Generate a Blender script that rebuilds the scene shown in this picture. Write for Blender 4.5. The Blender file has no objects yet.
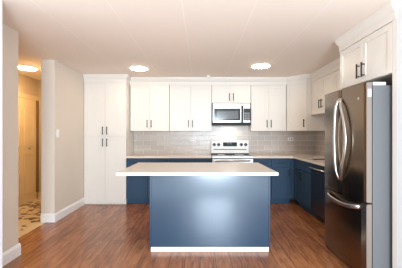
import bpy, bmesh, math
from mathutils import Vector, Matrix
S = bpy.context.scene
C = S.collection

# ---------------------------------------------------------------- camera, world, light, exposure
F = 286.0                                   # focal length in pixels of a 402 px wide frame
cam_d = bpy.data.cameras.new('camera')
cam = bpy.data.objects.new('camera', cam_d); C.objects.link(cam)
cam.location = (0, 0, 1.33); cam.rotation_euler = (math.radians(90), 0, 0)
cam_d.sensor_width = 36; cam_d.lens = F/402*36
cam_d.shift_x = 0.7/402; cam_d.shift_y = 0.3/402
cam_d.clip_start = 0.05
S.camera = cam

W = bpy.data.worlds.new('world'); S.world = W; W.use_nodes = True
W.node_tree.nodes['Background'].inputs[0].default_value = (0.87, 0.94, 1.0, 1)
W.node_tree.nodes['Background'].inputs[1].default_value = 1.2

def area(name, loc, rot, sx, sy, power, col):
    l = bpy.data.lights.new(name, 'AREA'); l.shape = 'RECTANGLE'; l.size = sx; l.size_y = sy
    l.energy = power; l.color = col
    o = bpy.data.objects.new(name, l); C.objects.link(o); o.location = loc; o.rotation_euler = rot
    return o
# daylight of the living-room window, well behind the camera
area('window_daylight', (0.52, -3.4, 1.05), (math.radians(90), 0, 0), 1.15, 2.1, 225, (0.74, 0.88, 1.0))

S.view_settings.view_transform = 'Standard'; S.view_settings.look = 'None'
S.view_settings.gamma = 1; S.view_settings.use_curve_mapping = False
S.view_settings.exposure = 1.12

# ---------------------------------------------------------------- materials
def srgb(r, g, b):
    f = lambda c: (c/255/12.92) if c/255 <= 0.04045 else ((c/255+0.055)/1.055)**2.4
    return (f(r), f(g), f(b), 1)
def mat(name, col, rough=0.5, metal=0.0, noise=0.0, nscale=8.0, stretch=(1,1,1), bump=0.0, coat=0.0, spec=0.5):
    m = bpy.data.materials.new(name); m.use_nodes = True
    nt = m.node_tree; b = nt.nodes['Principled BSDF']
    b.inputs['Roughness'].default_value = rough; b.inputs['Metallic'].default_value = metal
    b.inputs['Coat Weight'].default_value = coat; b.inputs['Coat Roughness'].default_value = 0.15
    b.inputs['Specular IOR Level'].default_value = spec
    tc = nt.nodes.new('ShaderNodeTexCoord'); mp = nt.nodes.new('ShaderNodeMapping')
    mp.inputs['Scale'].default_value = stretch
    n = nt.nodes.new('ShaderNodeTexNoise'); n.inputs['Scale'].default_value = nscale; n.inputs['Detail'].default_value = 4
    nt.links.new(tc.outputs['Object'], mp.inputs[0]); nt.links.new(mp.outputs[0], n.inputs['Vector'])
    mx = nt.nodes.new('ShaderNodeMix'); mx.data_type = 'RGBA'
    c2 = tuple(max(0, c*(1-noise)) for c in col[:3])+(1,)
    mx.inputs[6].default_value = col; mx.inputs[7].default_value = c2
    nt.links.new(n.outputs['Fac'], mx.inputs[0]); nt.links.new(mx.outputs[2], b.inputs['Base Color'])
    if bump:
        bp = nt.nodes.new('ShaderNodeBump'); bp.inputs['Strength'].default_value = bump; bp.inputs['Distance'].default_value = 0.002
        nt.links.new(n.outputs['Fac'], bp.inputs['Height']); nt.links.new(bp.outputs[0], b.inputs['Normal'])
    return m
def emis(name, col, s):
    m = mat(name, col, 0.6); b = m.node_tree.nodes['Principled BSDF']
    b.inputs['Emission Color'].default_value = col; b.inputs['Emission Strength'].default_value = s
    return m

M = {}
M['cab'] = mat('cabinet_white', srgb(226, 219, 210), 0.38, noise=0.03, nscale=3)
M['trimw'] = mat('trim_white', srgb(240, 238, 235), 0.4, noise=0.02)
M['wall'] = mat('wall_greige', srgb(221, 209, 195), 0.75, noise=0.04, nscale=2, bump=0.05)
M['wallw'] = mat('wall_pale', srgb(226, 228, 230), 0.7, noise=0.03, nscale=2)
M['hall'] = mat('wall_hall', srgb(205, 188, 160), 0.75, noise=0.04, nscale=2)
M['navy'] = mat('navy_paint', srgb(22, 56, 80), 0.26, noise=0.08, nscale=3, coat=0.8)
M['navy_d'] = mat('navy_paint_base', srgb(45, 70, 94), 0.55, noise=0.08, nscale=3, spec=0.3)
M['quartz'] = mat('quartz', srgb(226, 213, 200), 0.22, noise=0.06, nscale=6)
M['bronze'] = mat('dark_bronze', srgb(38, 31, 26), 0.4, metal=0.3, noise=0.1)
M['steel'] = mat('stainless', srgb(196, 190, 184), 0.3, metal=1.0, noise=0.08, nscale=6, stretch=(40, 40, 1))
M['steelw'] = mat('stainless_light', srgb(205, 202, 198), 0.36, metal=0.7, noise=0.06, nscale=6, stretch=(1, 1, 60))
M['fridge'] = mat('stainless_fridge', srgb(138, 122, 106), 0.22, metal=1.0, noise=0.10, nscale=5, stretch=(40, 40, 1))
M['fridgeside'] = mat('fridge_side_grey', srgb(99, 99, 101), 0.5, noise=0.05)
M['chrome'] = mat('polished_steel', srgb(205, 201, 197), 0.28, metal=1.0)
M['black'] = mat('black_gloss', srgb(22, 22, 24), 0.12, noise=0.1)
M['dark'] = mat('dark_matte', srgb(20, 20, 22), 0.6, noise=0.1)
M['dw'] = mat('dishwasher_black', srgb(24, 27, 34), 0.3, noise=0.1)
M['screen'] = mat('glass_screen_grey', srgb(96, 98, 100), 0.15, noise=0.3, nscale=60)
M['digits'] = emis('display_digits', srgb(60, 120, 125), 0.25)
M['plate'] = mat('plastic_white', srgb(242, 240, 236), 0.4)
M['slot'] = mat('slot_brown', srgb(120, 96, 78), 0.5)
M['grey'] = mat('plastic_grey', srgb(188, 192, 194), 0.5)
M['lamp'] = emis('lamp_disc', srgb(255, 232, 202), 20)
M['lamph'] = emis('lamp_disc_hall', srgb(255, 218, 166), 54)
M['doorp'] = mat('hall_door_paint', srgb(226, 206, 170), 0.45, noise=0.04)
M['bstrip'] = mat('brown_strip', srgb(134, 100, 62), 0.5, noise=0.3, stretch=(20, 20, 1))  # streaky brown, only on the strip past the hallway door
M['knob'] = mat('knob_grey', srgb(104, 102, 100), 0.4, metal=0.5)
M['dtrim'] = mat('door_edge_trim', srgb(126, 114, 106), 0.5, metal=0.2)
M['basin'] = mat('sink_steel', srgb(70, 66, 62), 0.35, metal=0.8)

def floor_mat():
    m = mat('wood_laminate', (1,1,1,1), 0.3); nt = m.node_tree; N = nt.nodes; L = nt.links; b = N['Principled BSDF']
    tc = N.new('ShaderNodeTexCoord'); mp = N.new('ShaderNodeMapping'); mp.inputs['Rotation'].default_value = (0, 0, math.radians(90))
    L.new(tc.outputs['Object'], mp.inputs[0])
    br = N.new('ShaderNodeTexBrick'); L.new(mp.outputs[0], br.inputs['Vector'])
    br.inputs['Scale'].default_value = 1; br.inputs['Brick Width'].default_value = 1.2; br.inputs['Row Height'].default_value = 0.16
    br.inputs['Mortar Size'].default_value = 0.0022; br.inputs['Mortar Smooth'].default_value = 0.4; br.offset = 0.37
    br.inputs['Color1'].default_value = srgb(150, 94, 58); br.inputs['Color2'].default_value = srgb(174, 115, 74); br.inputs['Mortar'].default_value = srgb(62, 34, 24)
    mp2 = N.new('ShaderNodeMapping'); mp2.inputs['Scale'].default_value = (14, 1.3, 1); L.new(tc.outputs['Object'], mp2.inputs[0])
    n = N.new('ShaderNodeTexNoise'); n.inputs['Scale'].default_value = 2.2; n.inputs['Detail'].default_value = 7; n.inputs['Roughness'].default_value = 0.65; n.inputs['Distortion'].default_value = 0.6
    L.new(mp2.outputs[0], n.inputs['Vector'])
    cr = N.new('ShaderNodeValToRGB'); L.new(n.outputs['Fac'], cr.inputs[0])
    cr.color_ramp.elements[0].position = 0.36; cr.color_ramp.elements[0].color = (0.55, 0.48, 0.44, 1)
    cr.color_ramp.elements[1].position = 0.64; cr.color_ramp.elements[1].color = (1.15, 1.12, 1.1, 1)
    mx = N.new('ShaderNodeMix'); mx.data_type = 'RGBA'; mx.blend_type = 'MULTIPLY'; mx.inputs[0].default_value = 1
    L.new(br.outputs['Color'], mx.inputs[6]); L.new(cr.outputs[0], mx.inputs[7]); L.new(mx.outputs[2], b.inputs['Base Color'])
    bp = N.new('ShaderNodeBump'); bp.inputs['Strength'].default_value = 0.25; bp.inputs['Distance'].default_value = 0.002
    L.new(n.outputs['Fac'], bp.inputs['Height']); L.new(bp.outputs[0], b.inputs['Normal'])
    b.inputs['Roughness'].default_value = 0.24
    return m
def hallfloor_mat():
    m = mat('mosaic_tile', (1,1,1,1), 0.4); nt = m.node_tree; N = nt.nodes; L = nt.links; b = N['Principled BSDF']
    tc = N.new('ShaderNodeTexCoord'); mp = N.new('ShaderNodeMapping'); mp.inputs['Scale'].default_value = (9, 12, 1); L.new(tc.outputs['Object'], mp.inputs[0])
    v = N.new('ShaderNodeTexVoronoi'); v.inputs['Scale'].default_value = 1.6; L.new(mp.outputs[0], v.inputs['Vector'])
    cr = N.new('ShaderNodeValToRGB'); L.new(v.outputs['Color'], cr.inputs[0]); cr.color_ramp.interpolation = 'CONSTANT'
    cr.color_ramp.elements[0].color = srgb(92, 66, 46); cr.color_ramp.elements[1].position = 0.36; cr.color_ramp.elements[1].color = srgb(206, 184, 150)
    L.new(cr.outputs[0], b.inputs['Base Color'])
    return m
def ceil_mat():
    m = mat('ceiling_board', (1,1,1,1), 0.8); nt = m.node_tree; N = nt.nodes; L = nt.links; b = N['Principled BSDF']
    tc = N.new('ShaderNodeTexCoord'); sp = N.new('ShaderNodeSeparateXYZ'); L.new(tc.outputs['Object'], sp.inputs[0])
    def mth(op, a, bb=None):
        x = N.new('ShaderNodeMath'); x.operation = op
        if isinstance(a, float): x.inputs[0].default_value = a
        else: L.new(a, x.inputs[0])
        if bb is not None: x.inputs[1].default_value = bb
        return x.outputs[0]
    fr = mth('FRACT', mth('DIVIDE', mth('ADD', sp.outputs[0], 11.59), 0.635))
    g = mth('LESS_THAN', fr, 0.010)
    mx = N.new('ShaderNodeMix'); mx.data_type = 'RGBA'; mx.inputs[6].default_value = srgb(240, 227, 215); mx.inputs[7].default_value = srgb(250, 242, 233)
    L.new(g, mx.inputs[0]); L.new(mx.outputs[2], b.inputs['Base Color'])
    return m
def tile_mat(name, axis):
    m = mat(name, (1,1,1,1), 0.3); nt = m.node_tree; N = nt.nodes; L = nt.links; b = N['Principled BSDF']
    tc = N.new('ShaderNodeTexCoord'); sp = N.new('ShaderNodeSeparateXYZ'); cb = N.new('ShaderNodeCombineXYZ')
    L.new(tc.outputs['Object'], sp.inputs[0]); L.new(sp.outputs[axis], cb.inputs[0]); L.new(sp.outputs[2], cb.inputs[1])
    br = N.new('ShaderNodeTexBrick'); L.new(cb.outputs[0], br.inputs['Vector'])
    br.inputs['Scale'].default_value = 1; br.inputs['Brick Width'].default_value = 0.30; br.inputs['Row Height'].default_value = 0.10
    br.inputs['Mortar Size'].default_value = 0.004; br.inputs['Mortar Smooth'].default_value = 0.3
    br.inputs['Color1'].default_value = srgb(196, 184, 173); br.inputs['Color2'].default_value = srgb(184, 171, 160); br.inputs['Mortar'].default_value = srgb(222, 218, 213)
    L.new(br.outputs['Color'], b.inputs['Base Color'])
    n = N.new('ShaderNodeTexNoise'); n.inputs['Scale'].default_value = 9; L.new(cb.outputs[0], n.inputs['Vector'])
    ad = N.new('ShaderNodeMath'); ad.operation = 'MULTIPLY_ADD'; L.new(br.outputs['Fac'], ad.inputs[0]); ad.inputs[1].default_value = -0.6; L.new(n.outputs['Fac'], ad.inputs[2])
    bp = N.new('ShaderNodeBump'); bp.inputs['Strength'].default_value = 0.8; bp.inputs['Distance'].default_value = 0.006
    L.new(ad.outputs[0], bp.inputs['Height']); L.new(bp.outputs[0], b.inputs['Normal'])
    return m
M['floor'] = floor_mat(); M['hfloor'] = hallfloor_mat(); M['ceil'] = ceil_mat()
M['tileb'] = tile_mat('subway_tile_back', 0); M['tiler'] = tile_mat('subway_tile_side', 1)

# ---------------------------------------------------------------- mesh helpers
def box(bm, x0, x1, y0, y1, z0, z1, bev=0.0):
    r = bmesh.ops.create_cube(bm, size=1)
    vs = r['verts']
    bmesh.ops.transform(bm, matrix=Matrix.Translation(((x0+x1)/2, (y0+y1)/2, (z0+z1)/2)) @ Matrix.Diagonal((abs(x1-x0), abs(y1-y0), abs(z1-z0), 1)), verts=vs)
    if bev:
        es = list({e for v in vs for e in v.link_edges})
        bmesh.ops.bevel(bm, geom=es, offset=bev, segments=2, profile=0.6, affect='EDGES')
def cyl(bm, c, axis, r, h, n=24, r2=None, bev=0):
    rot = {'z': Matrix.Identity(4), 'y': Matrix.Rotation(math.radians(90), 4, 'X'), 'x': Matrix.Rotation(math.radians(90), 4, 'Y')}[axis]
    q = bmesh.ops.create_cone(bm, cap_ends=True, segments=n, radius1=r, radius2=r if r2 is None else r2, depth=h)
    bmesh.ops.transform(bm, matrix=Matrix.Translation(c) @ rot, verts=q['verts'])
def tube(bm, pts, rad, n=10, sy=1.0):
    rings = []
    for i, p in enumerate(pts):
        p = Vector(p); a = Vector(pts[max(0, i-1)]); b = Vector(pts[min(len(pts)-1, i+1)])
        t = (b-a).normalized(); u = t.orthogonal().normalized() if i == 0 else (u - t*u.dot(t)).normalized(); v = t.cross(u)
        rings.append([bm.verts.new(p + (u*math.cos(k*2*math.pi/n) + v*math.sin(k*2*math.pi/n)*sy)*rad) for k in range(n)])
    for a, b in zip(rings, rings[1:]):
        for k in range(n): bm.faces.new((a[k], a[(k+1) % n], b[(k+1) % n], b[k]))
    bm.faces.new(list(reversed(rings[0]))); bm.faces.new(rings[-1])
def prism(bm, prof, axis, a, b):
    """extrude the closed 2-D profile along an axis from a to b; profile is (p,q) in the two other axes"""
    def P(p, q, t): return {'x': (t, p, q), 'y': (p, t, q), 'z': (p, q, t)}[axis]
    r0 = [bm.verts.new(P(p, q, a)) for p, q in prof]; r1 = [bm.verts.new(P(p, q, b)) for p, q in prof]
    n = len(prof)
    for k in range(n): bm.faces.new((r0[k], r0[(k+1) % n], r1[(k+1) % n], r1[k]))
    bm.faces.new(list(reversed(r0))); bm.faces.new(r1)
def obj(name, bm, m, parent=None, smooth=False):
    bmesh.ops.recalc_face_normals(bm, faces=bm.faces[:])
    me = bpy.data.meshes.new(name); bm.to_mesh(me); bm.free()
    if smooth:
        for p in me.polygons: p.use_smooth = True
    me.materials.append(M[m]); o = bpy.data.objects.new(name, me); C.objects.link(o)
    if parent: o.parent = parent
    return o
def new(): return bmesh.new()
def bx(name, m, parent, *a, bev=0.0):
    b = new(); box(b, *a, bev=bev); return obj(name, b, m, parent)
def tag(o, label, cat, group=None):
    o['label'] = label; o['category'] = cat
    if group: o['group'] = group
    return o
def thing(name, label, cat, loc=(0,0,0), rz=0, group=None):
    o = bpy.data.objects.new(name, None); C.objects.link(o); o.empty_display_size = 0.1
    o.location = loc; o.rotation_euler = (0, 0, rz)
    return tag(o, label, cat, group)
def struct(name, bm, m, parent=None):
    o = obj(name, bm, m, parent)
    if not parent: o['kind'] = 'structure'
    return o
RZ = -math.pi/2          # turns a cabinet that faces the camera so that it faces left into the room

# ---------------------------------------------------------------- dimensions
H = 2.46                 # ceiling
YB = 6.03                # back wall
XR = 2.41                # right wall
YP = 5.42                # front plane of pantry and base cabinets
YU = 5.70                # front plane of the wall cabinets
ZC = 0.914               # worktop height
XUR = 2.09               # front plane of the wall cabinets on the right
YJ = 2.30                # wall ends towards the living room

# ---------------------------------------------------------------- structure
b = new(); box(b, -2.33, XR, 0.6, YB, -0.1, 0); struct('floor', b, 'floor')
b = new(); box(b, -3.5, -2.332, 2.2, YB, -0.1, 0); o = struct('floor_hall', b, 'hfloor')
b = new(); box(b, -4.2, XR+1.6, 0.6, YB+0.1, H, H+0.1); struct('ceiling', b, 'ceil')
b = new(); box(b, -2.41, XR+0.1, YB, YB+0.1, 0, H); struct('wall_back', b, 'wall')
b = new(); box(b, XR, XR+0.1, YJ+0.12, YB, 0, H); struct('wall_right', b, 'wall')
b = new(); box(b, -2.12, -2.0, YJ+0.12, 3.146, 0, H, bev=0.004); struct('wall_left', b, 'wall')
b = new(); box(b, -2.41, -2.21, 4.33, YB, 0, H, bev=0.004); struct('wall_left_rear', b, 'wall')
b = new(); box(b, -3.51, -3.39, YJ+0.12, 5.96, 0, H); struct('wall_hall', b, 'hall')
b = new(); box(b, -3.51, -2.411, 5.96, YB+0.1, 0, H); struct('wall_hall_back', b, 'hall')
b = new(); box(b, -4.2, -1.675, YJ, YJ+0.12, 0, H); struct('wall_front_left', b, 'wallw')
b = new(); box(b, 1.66, XR+1.6, YJ, YJ+0.12, 0, H); struct('wall_front_right', b, 'wallw')

def baseprof(x, s):   # baseboard profile standing at x and thickening towards s
    return [(x, 0), (x+s*0.017, 0), (x+s*0.017, 0.105), (x+s*0.012, 0.112), (x+s*0.008, 0.126), (x, 0.13)]
b = new(); prism(b, baseprof(-2.0, 1), 'y', YJ+0.12, 3.163); struct('baseboard_left', b, 'trimw')
b = new(); prism(b, baseprof(-2.21, 1), 'y', 4.313, YP+0.02); struct('baseboard_left_rear', b, 'trimw')
b = new(); prism(b, baseprof(4.33, -1), 'x', -2.41, -2.21); struct('baseboard_corner', b, 'trimw')
b = new(); prism(b, baseprof(5.96, -1), 'x', -3.37, -2.411); struct('baseboard_hall', b, 'doorp')

# hallway door on its left-hand wall
def shaker(bm, w, h, t=0.02, fr=0.06, rec=0.007):
    """door in local x 0..w, z 0..h, front face at y=0, back at y=t"""
    x = [0, fr, w-fr, w]; z = [0, fr, h-fr, h]
    box(bm, 0, fr, 0, t, 0, h, bev=0.0012); box(bm, w-fr, w, 0, t, 0, h, bev=0.0012)
    box(bm, fr, w-fr, 0, t, 0, fr, bev=0.0012); box(bm, fr, w-fr, 0, t, h-fr, h, bev=0.0012)
    box(bm, fr-0.002, w-fr+0.002, rec, t-0.001, fr-0.002, h-fr+0.002)
b = new()
box(b, -3.39, -3.372, 4.96, 5.87, 0.0, 2.02, bev=0.001)
for (z0, z1) in ((0.18, 0.95), (1.10, 1.90)):
    for (y0, y1) in ((5.03, 5.35), (5.47, 5.79)):
        for q in ((y0, y1, z0, z0+0.02), (y0, y1, z1-0.02, z1), (y0, y0+0.02, z0, z1), (y1-0.02, y1, z0, z1)):
            box(b, -3.372, -3.362, q[0], q[1], q[2], q[3], bev=0.003)
door = struct('door_1', b, 'doorp')
b = new(); cyl(b, (-3.350, 5.60, 1.20-0.15), 'x', 0.010, 0.04, 12); cyl(b, (-3.325, 5.60, 1.05), 'x', 0.022, 0.02, 16); obj('door_knob', b, 'chrome', door)
b = new(); box(b, -3.39, -3.365, 4.86, 4.955, 0, 2.08, bev=0.002); box(b, -3.39, -3.365, 4.955, 5.958, 2.025, 2.11, bev=0.002); struct('trim_1', b, 'doorp')
b = new(); box(b, -3.39, -3.36, 5.875, 5.955, 0.14, 2.02, bev=0.002); struct('hall_strip', b, 'bstrip')  # narrow upright strip, darker brown than the door, next to the hall corner

# ---------------------------------------------------------------- crown moulding of the cabinets
def crown_path(pts, name):
    """sweep a crown profile along a plan path; the room lies to the left of each step; profile (out, z)"""
    prof = [(0.0, 2.309), (0.004, 2.309), (0.006, 2.37), (0.016, 2.385), (0.030, 2.41), (0.040, 2.435), (0.042, H), (0.0, H)]
    b = new(); rings = []
    P = [Vector(p) for p in pts]
    for i, p in enumerate(P):
        d0 = (P[i]-P[i-1]).normalized() if i else (P[1]-P[0]).normalized()
        d1 = (P[i+1]-P[i]).normalized() if i < len(P)-1 else d0
        n0 = Vector((d0.y, -d0.x)); n1 = Vector((d1.y, -d1.x))
        n = (n0+n1); n = n/ (1+n0.dot(n1))
        rings.append([b.verts.new((p.x+n.x*o_, p.y+n.y*o_, z)) for o_, z in prof])
    k = len(prof)
    for a, c in zip(rings, rings[1:]):
        for j in range(k): b.faces.new((a[j], a[(j+1) % k], c[(j+1) % k], c[j]))
    b.faces.new(rings[0]); b.faces.new(list(reversed(rings[-1])))
    return struct(name, b, 'cab')
crown_path([(-2.205, YP), (-1.405, YP), (-1.405, YU), (1.722, YU), (2.004, 5.38), (XUR, 5.38), (XUR, 3.405), (1.66, 3.405), (1.66, YJ+0.122)], 'trim_3')
# wooden infill that carries the moulding, above the cabinet boxes
b = new(); box(b, -2.20, -1.41, YP+0.001, YB-0.002, 2.315, H-0.001); box(b, -1.40, 1.718, YU+0.001, YB-0.002, 2.315, H-0.001); prism(b, [(1.7185, YU+0.002), (2.003, 5.382), (XR-0.002, 5.382), (XR-0.002, YB-0.002), (1.7185, YB-0.002)], 'z', 2.315, H-0.001)
box(b, XUR+0.001, XR-0.002, 3.41, 5.38, 2.315, H-0.001); box(b, 1.661, XR-0.002, YJ+0.125, 3.40, 2.315, H-0.001); struct('trim_4', b, 'cab')

# ---------------------------------------------------------------- cabinets
def pull(parent, x, z, vert=True, L=0.15, m='bronze'):
    b = new(); d = 0.032; r = 0.0065
    if vert:
        box(b, x-r, x+r, -d-r, -d+r, z-L/2, z+L/2, bev=0.002)
        for s in (-1, 1): box(b, x-r*0.8, x+r*0.8, -d, 0.002, z+s*(L/2-0.02)-r*.8, z+s*(L/2-0.02)+r*.8)
    else:
        box(b, x-L/2, x+L/2, -d-r, -d+r, z-r, z+r, bev=0.002)
        for s in (-1, 1): box(b, x+s*(L/2-0.02)-r*.8, x+s*(L/2-0.02)+r*.8, -d, 0.002, z-r*.8, z+r*.8)
    return obj('handle', b, m, parent)
def cabinet(name, label, cat, loc, rz, w, dep, h, fronts, m='cab', toe=0.0, group=None, fr=0.06):
    """fronts: (kind, x0, x1, z0, z1, handle (hx, hz, vertical) or None); local x along the front, y into the cabinet"""
    t = thing(name, label, cat, loc, rz, group)
    b = new(); z0 = toe
    box(b, 0.001, w-0.001, 0.022, dep, z0, h, bev=0.0008)
    obj('body', b, m, t)
    if toe: bx('toe_kick', m, t, 0.001, w-0.001, 0.08, dep, 0.001, toe)
    for (kind, x0, x1, za, zb, hd) in fronts:
        b = new(); shaker(b, x1-x0, zb-za, fr=fr if kind == 'door' else 0.04); 
        o = obj(kind, b, m, t); o.location = (x0, 0, za)
        if hd: pull(o, hd[0]-x0, hd[1]-za, hd[2])
    return t
g = 0.0015
# pantry
pw = 0.796; hx = pw/2
cabinet('pantry_cabinet', 'tall white four-door pantry cabinet standing on the floor beside the left wall', 'cabinet', (-2.203, YP, 0), 0, pw, 0.60, 2.315, [
    ('door', g, hx-g, 1.295, 2.305, (hx-0.04, 1.40, True)), ('door', hx+g, pw-g, 1.295, 2.305, (hx+0.04, 1.40, True)),
    ('door', g, hx-g, 0.03, 1.285, (hx-0.04, 1.175, True)), ('door', hx+g, pw-g, 0.03, 1.285, (hx+0.04, 1.175, True))])
# wall cabinets along the back wall; x in pixels of the front plane
def ux(px): return (px-200.3)*YU/F
ZU = 1.396
def wallcab(p0, pm, p1, label, zb=ZU, hz=None, handles=None):
    x0, x1 = ux(p0)+.0015, ux(p1)-.0015; w = x1-x0; hz = hz or zb+0.145
    fr = []
    if pm:
        m_ = ux(pm)-x0
        fr = [('door', g, m_-g, zb+.002, 2.305, (m_-0.04, hz, True)), ('door', m_+g, w-g, zb+.002, 2.305, (m_+0.04, hz, True))]
    fr = [(k, a, b_, c-zb, d-zb, (q[0], q[1]-zb, q[2])) for k, a, b_, c, d, q in fr]
    return cabinet('wall_cabinet', label, 'cabinet', (x0, YU, zb), 0, w, 0.325, 2.315-zb, fr)
wallcab(130.3, 149.3, 169.3, 'white two-door wall cabinet hung right beside the tall pantry cabinet')
wallcab(169.5, 190.5, 211.7, 'white two-door wall cabinet immediately left of the microwave')
wallcab(211.8, 231.4, 250.9, 'short white two-door cabinet mounted above the microwave', zb=1.33+31.1/50.2, hz=1.33+37.2/50.2)
wallcab(251.1, 268.8, 286.4, 'white two-door wall cabinet immediately right of the microwave')
CA, CB = Vector((1.720, YU)), Vector((2.002, 5.38))        # the corner cabinet's front runs diagonally from CA to CB
cd = CB-CA; cw = cd.length; crz = math.atan2(cd.y, cd.x)
t = thing('corner_wall_cabinet', 'white single-door wall cabinet set diagonally across the right back corner', 'cabinet', (CA.x, CA.y, ZU), crz)
b = new(); prism(b, [(0.012, 0.022), (cw-0.012, 0.022), (cw, 0.012)] + [tuple(Matrix.Rotation(-crz, 2) @ (Vector(p)-CA)) for p in ((XR-0.003, 5.38), (XR-0.003, YB-0.003), (CA.x+0.001, YB-0.003))] + [(0.001, 0.013)], 'z', 0.001, 0.918); obj('body', b, 'cab', t)
b = new(); shaker(b, cw-0.006, 0.906); o = obj('door', b, 'cab', t); o.location = (0.003, 0, 0.002)
pull(o, cw-0.05, 0.143, True)
# filler between pantry side and first wall cabinet is the pantry side itself
# wall cabinets on the right wall (higher bottom edge)
def rightcab(y0, y1, label, x=XUR, zb=1.735, xback=XR, hz=1.86, nd=2):
    w = y0-y1; m_ = w/2
    fr = [('door', g, m_-g, 0.002, 2.305-zb, (m_-0.045, hz-zb, True)), ('door', m_+g, w-g, 0.002, 2.305-zb, (m_+0.045, hz-zb, True))]
    return cabinet('wall_cabinet', label, 'cabinet', (x, y0, zb), RZ, w, xback-x-0.003, 2.315-zb, fr)
c1 = rightcab(5.378, 4.48, 'short white two-door wall cabinet on the right wall, in the corner above the sink')
b = new(); box(b, 0.002, 0.873, -0.014, 0.30, -0.045, -0.001, bev=0.006); obj('light_rail', b, 'cab', c1)
c2 = rightcab(4.477, 3.60, 'short white two-door wall cabinet on the right wall, partly behind the refrigerator')
b = new(); box(b, 0.002, 0.873, -0.014, 0.30, -0.045, -0.001, bev=0.006); obj('light_rail', b, 'cab', c2)
b = new(); box(b, XUR+0.02, XR-0.003, 3.405, 3.596, 1.735, 2.313); tag(obj('filler_panel', b, 'cab'), 'plain white filler box on the right wall hidden beside the refrigerator cabinet', 'panel')
rightcab(3.40, 2.475, 'deep white two-door cabinet mounted above the refrigerator', x=1.66, zb=1.862, hz=1.985)
tag(bx('end_panel', 'cab', None, 1.66, XR-0.004, YJ+0.124, 2.472, 0.001, 2.313, bev=0.0015), 'tall white end panel on the near side of the refrigerator', 'panel')

# base cabinets along the back
def px_(p): return (p-200.3)*YP/F
HB = 0.878
def basecab(x0, x1, label, split=True, hside='r', toe=0.10):
    w = x1-x0-0.002
    if split:
        m_ = w/2
        fr = [('drawer', g, m_-g, 0.715, 0.865, (m_/2, 0.79, False)), ('drawer', m_+g, w-g, 0.715, 0.865, (m_*1.5, 0.79, False)),
              ('door', g, m_-g, 0.11, 0.705, (m_-0.04, 0.60, True)), ('door', m_+g, w-g, 0.11, 0.705, (m_+0.04, 0.60, True))]
    else:
        hxx = w-0.04 if hside == 'r' else 0.04
        fr = [('drawer', g, w-g, 0.715, 0.865, (w/2, 0.79, False)), ('door', g, w-g, 0.11, 0.705, (hxx, 0.60, True))]
    return cabinet('base_cabinet', label, 'cabinet', (x0, YP, 0), 0, w, 0.60, HB, fr, m='navy_d', toe=toe)
basecab(-1.405, -0.60, 'navy blue base cabinet standing right against the tall white pantry')
basecab(-0.598, 0.212, 'navy blue base cabinet left of the range, hidden low behind the island')
basecab(1.003, px_(271.3), 'narrow navy blue base cabinet immediately right of the range', split=False)
basecab(px_(271.5), px_(291.0), 'narrow navy blue base cabinet nearest the back right corner', split=False)
XB = 1.77
t = bx('filler_panel', 'navy_d', None, px_(291.2), XB+0.018, YP+0.004, YP+0.02, 0.11, 0.876, bev=0.001); tag(t, 'navy blue upright strip in the inner corner of the base cabinets', 'panel')
# right-hand base run
wS = YP-4.575-0.02
cabinet('base_cabinet', 'dark navy sink base cabinet along the right wall, left of the black dishwasher', 'cabinet', (XB, YP-0.02, 0), RZ, wS, 0.60, 0.70, [
    ('door', g, wS/2-g, 0.11, 0.69, (wS/2-0.04, 0.60, True)), ('door', wS/2+g, wS-g, 0.11, 0.69, (wS/2+0.04, 0.60, True))], m='navy_d', toe=0.10)
for o in list(bpy.data.objects):
    if o.get('label', '').startswith('dark navy sink base'):
        bb = new(); box(bb, 0.001, wS-0.001, 0.002, 0.05, 0.70, HB, bev=0.001); obj('apron', bb, 'navy_d', o)
wE = 3.96-3.40
cabinet('base_cabinet', 'dark navy base cabinet between the black dishwasher and the refrigerator', 'cabinet', (XB, 3.965, 0), RZ, wE, 0.60, HB, [
    ('drawer', g, wE-g, 0.715, 0.865, (wE/2, 0.79, False)), ('door', g, wE-g, 0.11, 0.705, (0.05, 0.60, True))], m='navy_d', toe=0.10)
# dishwasher
d = thing('dishwasher', 'black built-in dishwasher with a steel bar handle under the right worktop', 'dishwasher', (XB, 4.573, 0), RZ)
bx('body', 'dark', d, 0.004, 0.60, 0.03, 0.58, 0.10, 0.874)
bx('door', 'dw', d, 0.003, 0.601, -0.004, 0.03, 0.115, 0.745, bev=0.003)
bx('control_panel', 'dw', d, 0.003, 0.601, -0.004, 0.03, 0.75, 0.872, bev=0.003)
b = new(); tube(b, [(0.04, -0.004, 0.81), (0.045, -0.04, 0.808), (0.3, -0.048, 0.806), (0.555, -0.04, 0.808), (0.56, -0.004, 0.81)], 0.009); obj('handle', b, 'chrome', d, True)
bx('toe_kick', 'dark', d, 0.004, 0.60, 0.07, 0.58, 0.001, 0.095)

# worktops
b = new(); box(b, -1.404, 0.213, YP-0.025, YB-0.014, 0.879, ZC, bev=0.003)
tag(obj('countertop', b, 'quartz'), 'cream quartz worktop between the tall pantry and the range', 'countertop')
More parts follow.
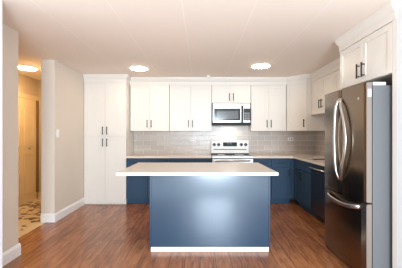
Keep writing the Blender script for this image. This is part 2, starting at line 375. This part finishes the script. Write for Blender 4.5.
# right worktop, L-shaped with a sink cut-out
XF = 1.742; SX0, SX1, SY0, SY1 = 1.86, 2.24, 4.66, 4.96
b = new()
for q in ((1.002, XR-0.014, YP-0.025, YB-0.014), (XF, XR-0.014, SY1, YP-0.025), (XF, SX0, SY0, SY1), (SX1, XR-0.014, SY0, SY1), (XF, XR-0.014, 3.40, SY0)):
    box(b, q[0], q[1], q[2], q[3], 0.879, ZC)
bmesh.ops.remove_doubles(b, verts=b.verts[:], dist=1e-5)
tag(obj('countertop', b, 'quartz'), 'L-shaped cream quartz worktop in the right corner with the sink cut into it', 'countertop')
b = new()
e = 0.004
box(b, SX0+e, SX1-e, SY0+e, SY1-e, 0.73, 0.735)
box(b, SX0+e, SX0+e+.004, SY0+e, SY1-e, 0.735, 0.905); box(b, SX1-e-.004, SX1-e, SY0+e, SY1-e, 0.735, 0.905)
box(b, SX0+e, SX1-e, SY0+e, SY0+e+.004, 0.735, 0.905); box(b, SX0+e, SX1-e, SY1-e-.004, SY1-e, 0.735, 0.905)
cyl(b, ((SX0+SX1)/2, (SY0+SY1)/2, 0.737), 'z', 0.04, 0.004)
tag(obj('sink', b, 'basin'), 'dark sunken kitchen sink let into the right worktop', 'sink')

# backsplash
b = new(); box(b, -1.404, XR-0.012, YB-0.012, YB-0.001, ZC+0.001, 1.394); box(b, 0.21, 1.005, YB-0.012, YB-0.001, 1.394, 1.50)
tag(obj('tile_backsplash', b, 'tileb'), 'taupe grey glossy subway tile backsplash along the back wall', 'backsplash')
b = new(); box(b, XR-0.011, XR-0.001, 3.41, YB-0.013, ZC+0.001, 1.394); box(b, XR-0.011, XR-0.001, 3.41, 5.375, 1.394, 1.68)
tag(obj('tile_backsplash', b, 'tiler'), 'taupe grey glossy subway tile backsplash on the right wall by the refrigerator', 'backsplash')

# ---------------------------------------------------------------- microwave
YM = 5.62
mw = thing('microwave', 'stainless over-the-range microwave under the short wall cabinet', 'microwave', (0.232, YM, 1.512))
w = 0.765; h = 0.433
def mwx(px): return (px-200.3)*YM/F-0.232
def mwz(py): return 1.33-(py-134.3)*YM/F-1.512
bx('body', 'dark', mw, 0, w, 0.012, 0.39, 0.012, h-.002, bev=0.002)
bx('door', 'steelw', mw, 0.014, mwx(241.2), 0, 0.012, 0.05, h-0.010, bev=0.003)
bx('window_frame', 'black', mw, mwx(214.0), mwx(240.4), -0.004, 0.002, mwz(120.5), mwz(108.4), bev=0.002)
bx('window', 'screen', mw, mwx(216.6), mwx(238.2), -0.006, -0.002, mwz(119), mwz(111.2), bev=0.001)
cp = bx('control_panel', 'steelw', mw, mwx(241.4), w-0.014, 0, 0.012, 0.05, h-0.010, bev=0.003)
bx('keypad', 'black', cp, mwx(243.6), mwx(250.2), -0.003, 0.002, mwz(120.5), mwz(108.4), bev=0.001)
b = new()
for i in range(3):
    for j in range(4):
        X = mwx(244.6)+i*0.036; Z = mwz(119.4)+j*0.038; box(b, X, X+0.022, -0.006, -0.002, Z, Z+0.018)
obj('keys', b, 'grey', cp)
b = new(); tube(b, [(mwx(242.2), 0.002, mwz(122)), (mwx(242.2), -0.045, mwz(121)), (mwx(242.2), -0.05, mwz(114)), (mwx(242.2), -0.045, mwz(107.0)), (mwx(242.2), 0.002, mwz(106))], 0.014); obj('handle', b, 'dark', mw, True)
b = new(); box(b, 0.002, w-0.002, 0.005, 0.39, 0, 0.036)
for i in range(20): box(b, 0.03+i*0.035, 0.05+i*0.035, 0.0, 0.006, 0.012, 0.022)
obj('vent_grille', b, 'dark', mw)
area('cooktop_lamp', (0.61, 5.84, 1.508), (0, 0, 0), 0.30, 0.06, 0.8, (1.0, 0.95, 0.9))

# ---------------------------------------------------------------- range
rg = thing('range', 'white-fronted steel electric range with raised back panel and four knobs', 'range', (0.221, 5.365, 0))
w = 0.775
bx('body', 'knob', rg, 0, w, 0.03, 0.64, 0.06, 0.905, bev=0.002)
bx('oven_door', 'steelw', rg, 0.005, w-0.005, -0.01, 0.03, 0.27, 0.868, bev=0.006)
bx('oven_window', 'black', rg, 0.12, w-0.12, -0.013, -0.008, 0.38, 0.72, bev=0.003)
bx('storage_drawer', 'steelw', rg, 0.005, w-0.005, -0.01, 0.03, 0.07, 0.26, bev=0.006)
bx('base_frame', 'dark', rg, 0.02, w-0.02, 0.06, 0.62, 0.001, 0.06)
bx('front_trim', 'steelw', rg, 0, w, -0.012, 0.04, 0.882, 0.918, bev=0.006)
b = new(); tube(b, [(0.06, -0.008, 0.835), (0.065, -0.05, 0.835), (w-0.065, -0.05, 0.835), (w-0.06, -0.008, 0.835)], 0.013); obj('handle', b, 'chrome', rg, True)
ck = bx('cooktop', 'black', rg, 0.003, w-0.003, 0.035, 0.56, 0.9055, 0.922, bev=0.002)
for X, Y, R in ((0.2, 0.16, 0.1), (0.57, 0.16, 0.08), (0.2, 0.42, 0.075), (0.57, 0.42, 0.1)):
    b = new(); cyl(b, (X, Y, 0.9225), 'z', R, 0.001, 32); obj('burner', b, 'grey', ck)
bp = bx('back_panel', 'plate', rg, 0.004, w-0.004, 0.50, 0.64, 0.922, 1.205, bev=0.008)
bx('panel_slot', 'dark', bp, 0.05, w-0.05, 0.495, 0.502, 1.015, 1.028, bev=0.001)
bx('panel_foot', 'dark', bp, 0.004, w-0.004, 0.49, 0.50, 0.923, 0.942)
dsp = bx('display', 'dark', bp, 0.245, 0.53, 0.494, 0.502, 1.085, 1.165, bev=0.002)
b = new()
for i in range(4): box(b, 0.33+i*0.022+(0.012 if i > 1 else 0), 0.345+i*0.022+(0.012 if i > 1 else 0), 0.492, 0.495, 1.125, 1.148)
obj('clock_digits', b, 'digits', dsp)
for X in (0.065, 0.155, 0.62, 0.71):
    b = new(); cyl(b, (X, 0.488, 1.12), 'y', 0.036, 0.024, 24, 0.032); k = obj('knob', b, 'knob', bp)
    b = new(); cyl(b, (X, 0.472, 1.12), 'y', 0.022, 0.014, 20, 0.020); box(b, X-0.004, X+0.004, 0.462, 0.468, 1.10, 1.14); obj('knob_grip', b, 'dark', k)

# ---------------------------------------------------------------- refrigerator: local x towards the camera, local -y into the room
FX = 1.46; FY0 = 3.392; fw = 0.872
fr = thing('refrigerator', 'stainless French-door refrigerator with bowed handles beside the right wall', 'refrigerator', (FX, FY0, 0), RZ)
def fdoor(x0, x1, z0, z1, bow=0.018):
    """door slab whose front bulges slightly"""
    b = new(); n = 12; prof = []
    for i in range(n+1):
        u = i/n; x = x0+(x1-x0)*u
        X = x/fw*2-1
        edge = 0.012*(max(0, 1-min(u, 1-u)*14))**2
        prof.append((x, -bow*(1-X*X)+edge+0.004))
    prof += [(x1, 0.052), (x0, 0.052)]
    prism(b, prof, 'z', z0, z1)
    bmesh.ops.bevel(b, geom=[e for e in b.edges if abs(e.verts[0].co.z-e.verts[1].co.z) < 1e-6], offset=0.003, segments=1, affect='EDGES')
    return b
bx('body', 'fridgeside', fr, 0.008, fw-0.008, 0.065, 0.90, 0.03, 1.764, bev=0.004)
gsk = bx('gasket', 'dark', fr, 0.015, fw-0.015, 0.05, 0.067, 0.06, 1.76)
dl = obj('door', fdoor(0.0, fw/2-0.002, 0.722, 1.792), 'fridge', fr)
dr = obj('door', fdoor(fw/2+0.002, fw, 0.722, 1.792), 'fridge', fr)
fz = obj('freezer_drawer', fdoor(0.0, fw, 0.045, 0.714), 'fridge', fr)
def strap(pts, along, hw, ht, par):
    """flattened bar swept through pts; 'along' z for the tall handles, x for the drawer handle"""
    b = new(); rings = []; n = 12
    for (x, y, z) in pts:
        ring = []
        for k in range(n):
            c_, s_ = math.cos(2*math.pi*k/n), math.sin(2*math.pi*k/n)
            c_ = math.copysign(abs(c_)**0.6, c_); s_ = math.copysign(abs(s_)**0.6, s_)
            ring.append(b.verts.new((x+hw*c_, y+ht*s_, z) if along == 'z' else (x, y+ht*s_, z+hw*c_)))
        rings.append(ring)
    for p, q in zip(rings, rings[1:]):
        for k in range(n): b.faces.new((p[k], p[(k+1) % n], q[(k+1) % n], q[k]))
    b.faces.new(list(reversed(rings[0]))); b.faces.new(rings[-1])
    return obj('handle', b, 'chrome', par, True)
def hpts(xe, xm, z0, z1, out=0.036):
    P = []
    for i in range(25):
        u = i/24; k = math.sin(math.pi*u)
        P.append((xe+(xm-xe)*k, -0.010-out*min(1, k*3)**0.8, z0+(z1-z0)*u))
    return P
strap(hpts(fw/2-0.022, 0.366, 0.855, 1.705), 'z', 0.019, 0.009, dl)
strap(hpts(fw/2+0.022, 0.60, 0.855, 1.705), 'z', 0.019, 0.009, dr)
P = []
for i in range(25):
    u = i/24; k = math.sin(math.pi*u); P.append((0.165+u*0.625, -0.010-0.036*min(1, k*3)**0.8, 0.668-0.034*k))
strap(P, 'x', 0.019, 0.010, fz)
for X in (0.02, fw-0.10): bx('hinge_cover', 'grey', fr, X, X+0.08, 0.075, 0.19, 1.7645, 1.796, bev=0.004)
bx('door_trim', 'dtrim', dr, fw+0.0003, fw+0.0018, 0.004, 0.05, 0.73, 1.785)
bx('door_trim', 'dtrim', fz, fw+0.0003, fw+0.0018, 0.004, 0.05, 0.05, 0.705)
bx('rating_label', 'grey', dr, fw+0.002, fw+0.003, 0.014, 0.046, 1.66, 1.73)
b = new(); cyl(b, (0.76, -0.004, 1.66), 'y', 0.013, 0.004, 16); obj('badge', b, 'chrome', dr)
bx('toe_grille', 'dark', fr, 0.02, fw-0.02, 0.03, 0.08, 0.005, 0.045)
for X in (0.05, fw-0.08): bx('foot', 'dark', fr, X, X+0.04, 0.6, 0.66, 0.0, 0.031)

# ---------------------------------------------------------------- island
IY = 3.243; IX0, IX1 = -0.573, 0.793
isl = thing('kitchen_island', 'navy blue kitchen island base standing on the wood floor', 'island', ((IX0+IX1)/2, IY, 0))
cx = (IX0+IX1)/2; a, c = IX0-cx, IX1-cx
bx('body', 'navy', isl, a+0.012, c-0.012, 0.018, 0.93, 0.052, 0.8775)
bx('front_panel', 'navy', isl, a+0.018, c-0.018, 0.0, 0.0175, 0.052, 0.877, bev=0.001)
for X in (a, c-0.017): bx('corner_trim', 'navy', isl, X, X+0.017, -0.004, 0.94, 0.052, 0.877, bev=0.002)
b = new(); prism(b, [(0.0, 0.002), (-0.004, 0.002), (-0.004, 0.05), (0.002, 0.0515), (0.93, 0.0515), (0.93, 0.002)], 'x', a+0.014, c-0.018); obj('plinth', b, 'trimw', isl)
for k, (x0, x1) in enumerate(((a+0.02, cx*0-0.2), (-0.195, 0.24), (0.245, c-0.02))):
    b = new(); shaker(b, x1-x0, 0.80, fr=0.06); o = obj('door', b, 'navy', isl); o.rotation_euler = (0, 0, math.pi); o.location = (x1, 0.951, 0.07)
    pull(o, 0.05, 0.66, True)
b = new(); box(b, -0.916, 0.851, 3.109, 4.218, 0.880, ZC, bev=0.003)
tag(obj('countertop', b, 'quartz'), 'large pale quartz slab overhanging the navy island in the centre of the room', 'countertop')

# ---------------------------------------------------------------- small things
def disc(x, y, label, m, grp=None):
    t = thing('ceiling_light', label, 'ceiling light', (x, y, H), 0, grp)
    b = new(); cyl(b, (0, 0, -0.008), 'z', 0.152, 0.014, 48); obj('housing', b, 'plate', t)
    b = new(); cyl(b, (0, 0, -0.019), 'z', 0.138, 0.008, 48, 0.144); obj('diffuser', b, m, t)
disc(-1.04, 4.86, 'round flush ceiling light above the pantry side of the kitchen', 'lamp', 'kitchen ceiling lights')
disc(0.99, 4.68, 'round flush ceiling light on the right, in front of the microwave', 'lamp', 'kitchen ceiling lights')
disc(-2.93, 4.84, 'round warm ceiling light in the hallway opening on the left', 'lamph')

def outlet(px, py, label, slot):
    d_ = YB-0.012; X = (px-200.3)*d_/F; Z = 1.33-(py-134.3)*d_/F
    t = thing('power_outlet', label, 'outlet', (X, d_, Z))
    bx('cover_plate', 'plate', t, -0.057, 0.057, -0.006, 0, -0.035, 0.035, bev=0.002)
    for s in (-1, 1): bx('socket', slot, t, s*0.024-0.016, s*0.024+0.016, -0.008, -0.005, -0.013, 0.013, bev=0.001)
outlet(193.3, 139.4, 'white horizontal outlet on the backsplash left of the range', 'grey')
outlet(290.6, 139.2, 'white horizontal outlet with brown sockets on the backsplash right of the range', 'slot')
t = thing('light_switch', 'white light switch on the greige left wall beside the hallway opening', 'light switch', (-2.21, 4.43, 1.345))
bx('cover_plate', 'plate', t, 0, 0.007, -0.037, 0.037, -0.06, 0.06, bev=0.002)
bx('rocker', 'plate', t, 0.006, 0.011, -0.016, 0.016, -0.033, 0.033, bev=0.002)
t = thing('smoke_detector', 'tiny white round fitting on the ceiling before the back cabinets', 'fitting', ((208.5-200.3)*5.52/F, 5.52, H))
b = new(); cyl(b, (0, 0, -0.010), 'z', 0.040, 0.018, 24, 0.045); obj('base', b, 'plate', t)
b = new(); cyl(b, (0, 0, -0.028), 'z', 0.022, 0.018, 20, 0.030); obj('sensor', b, 'plate', t)
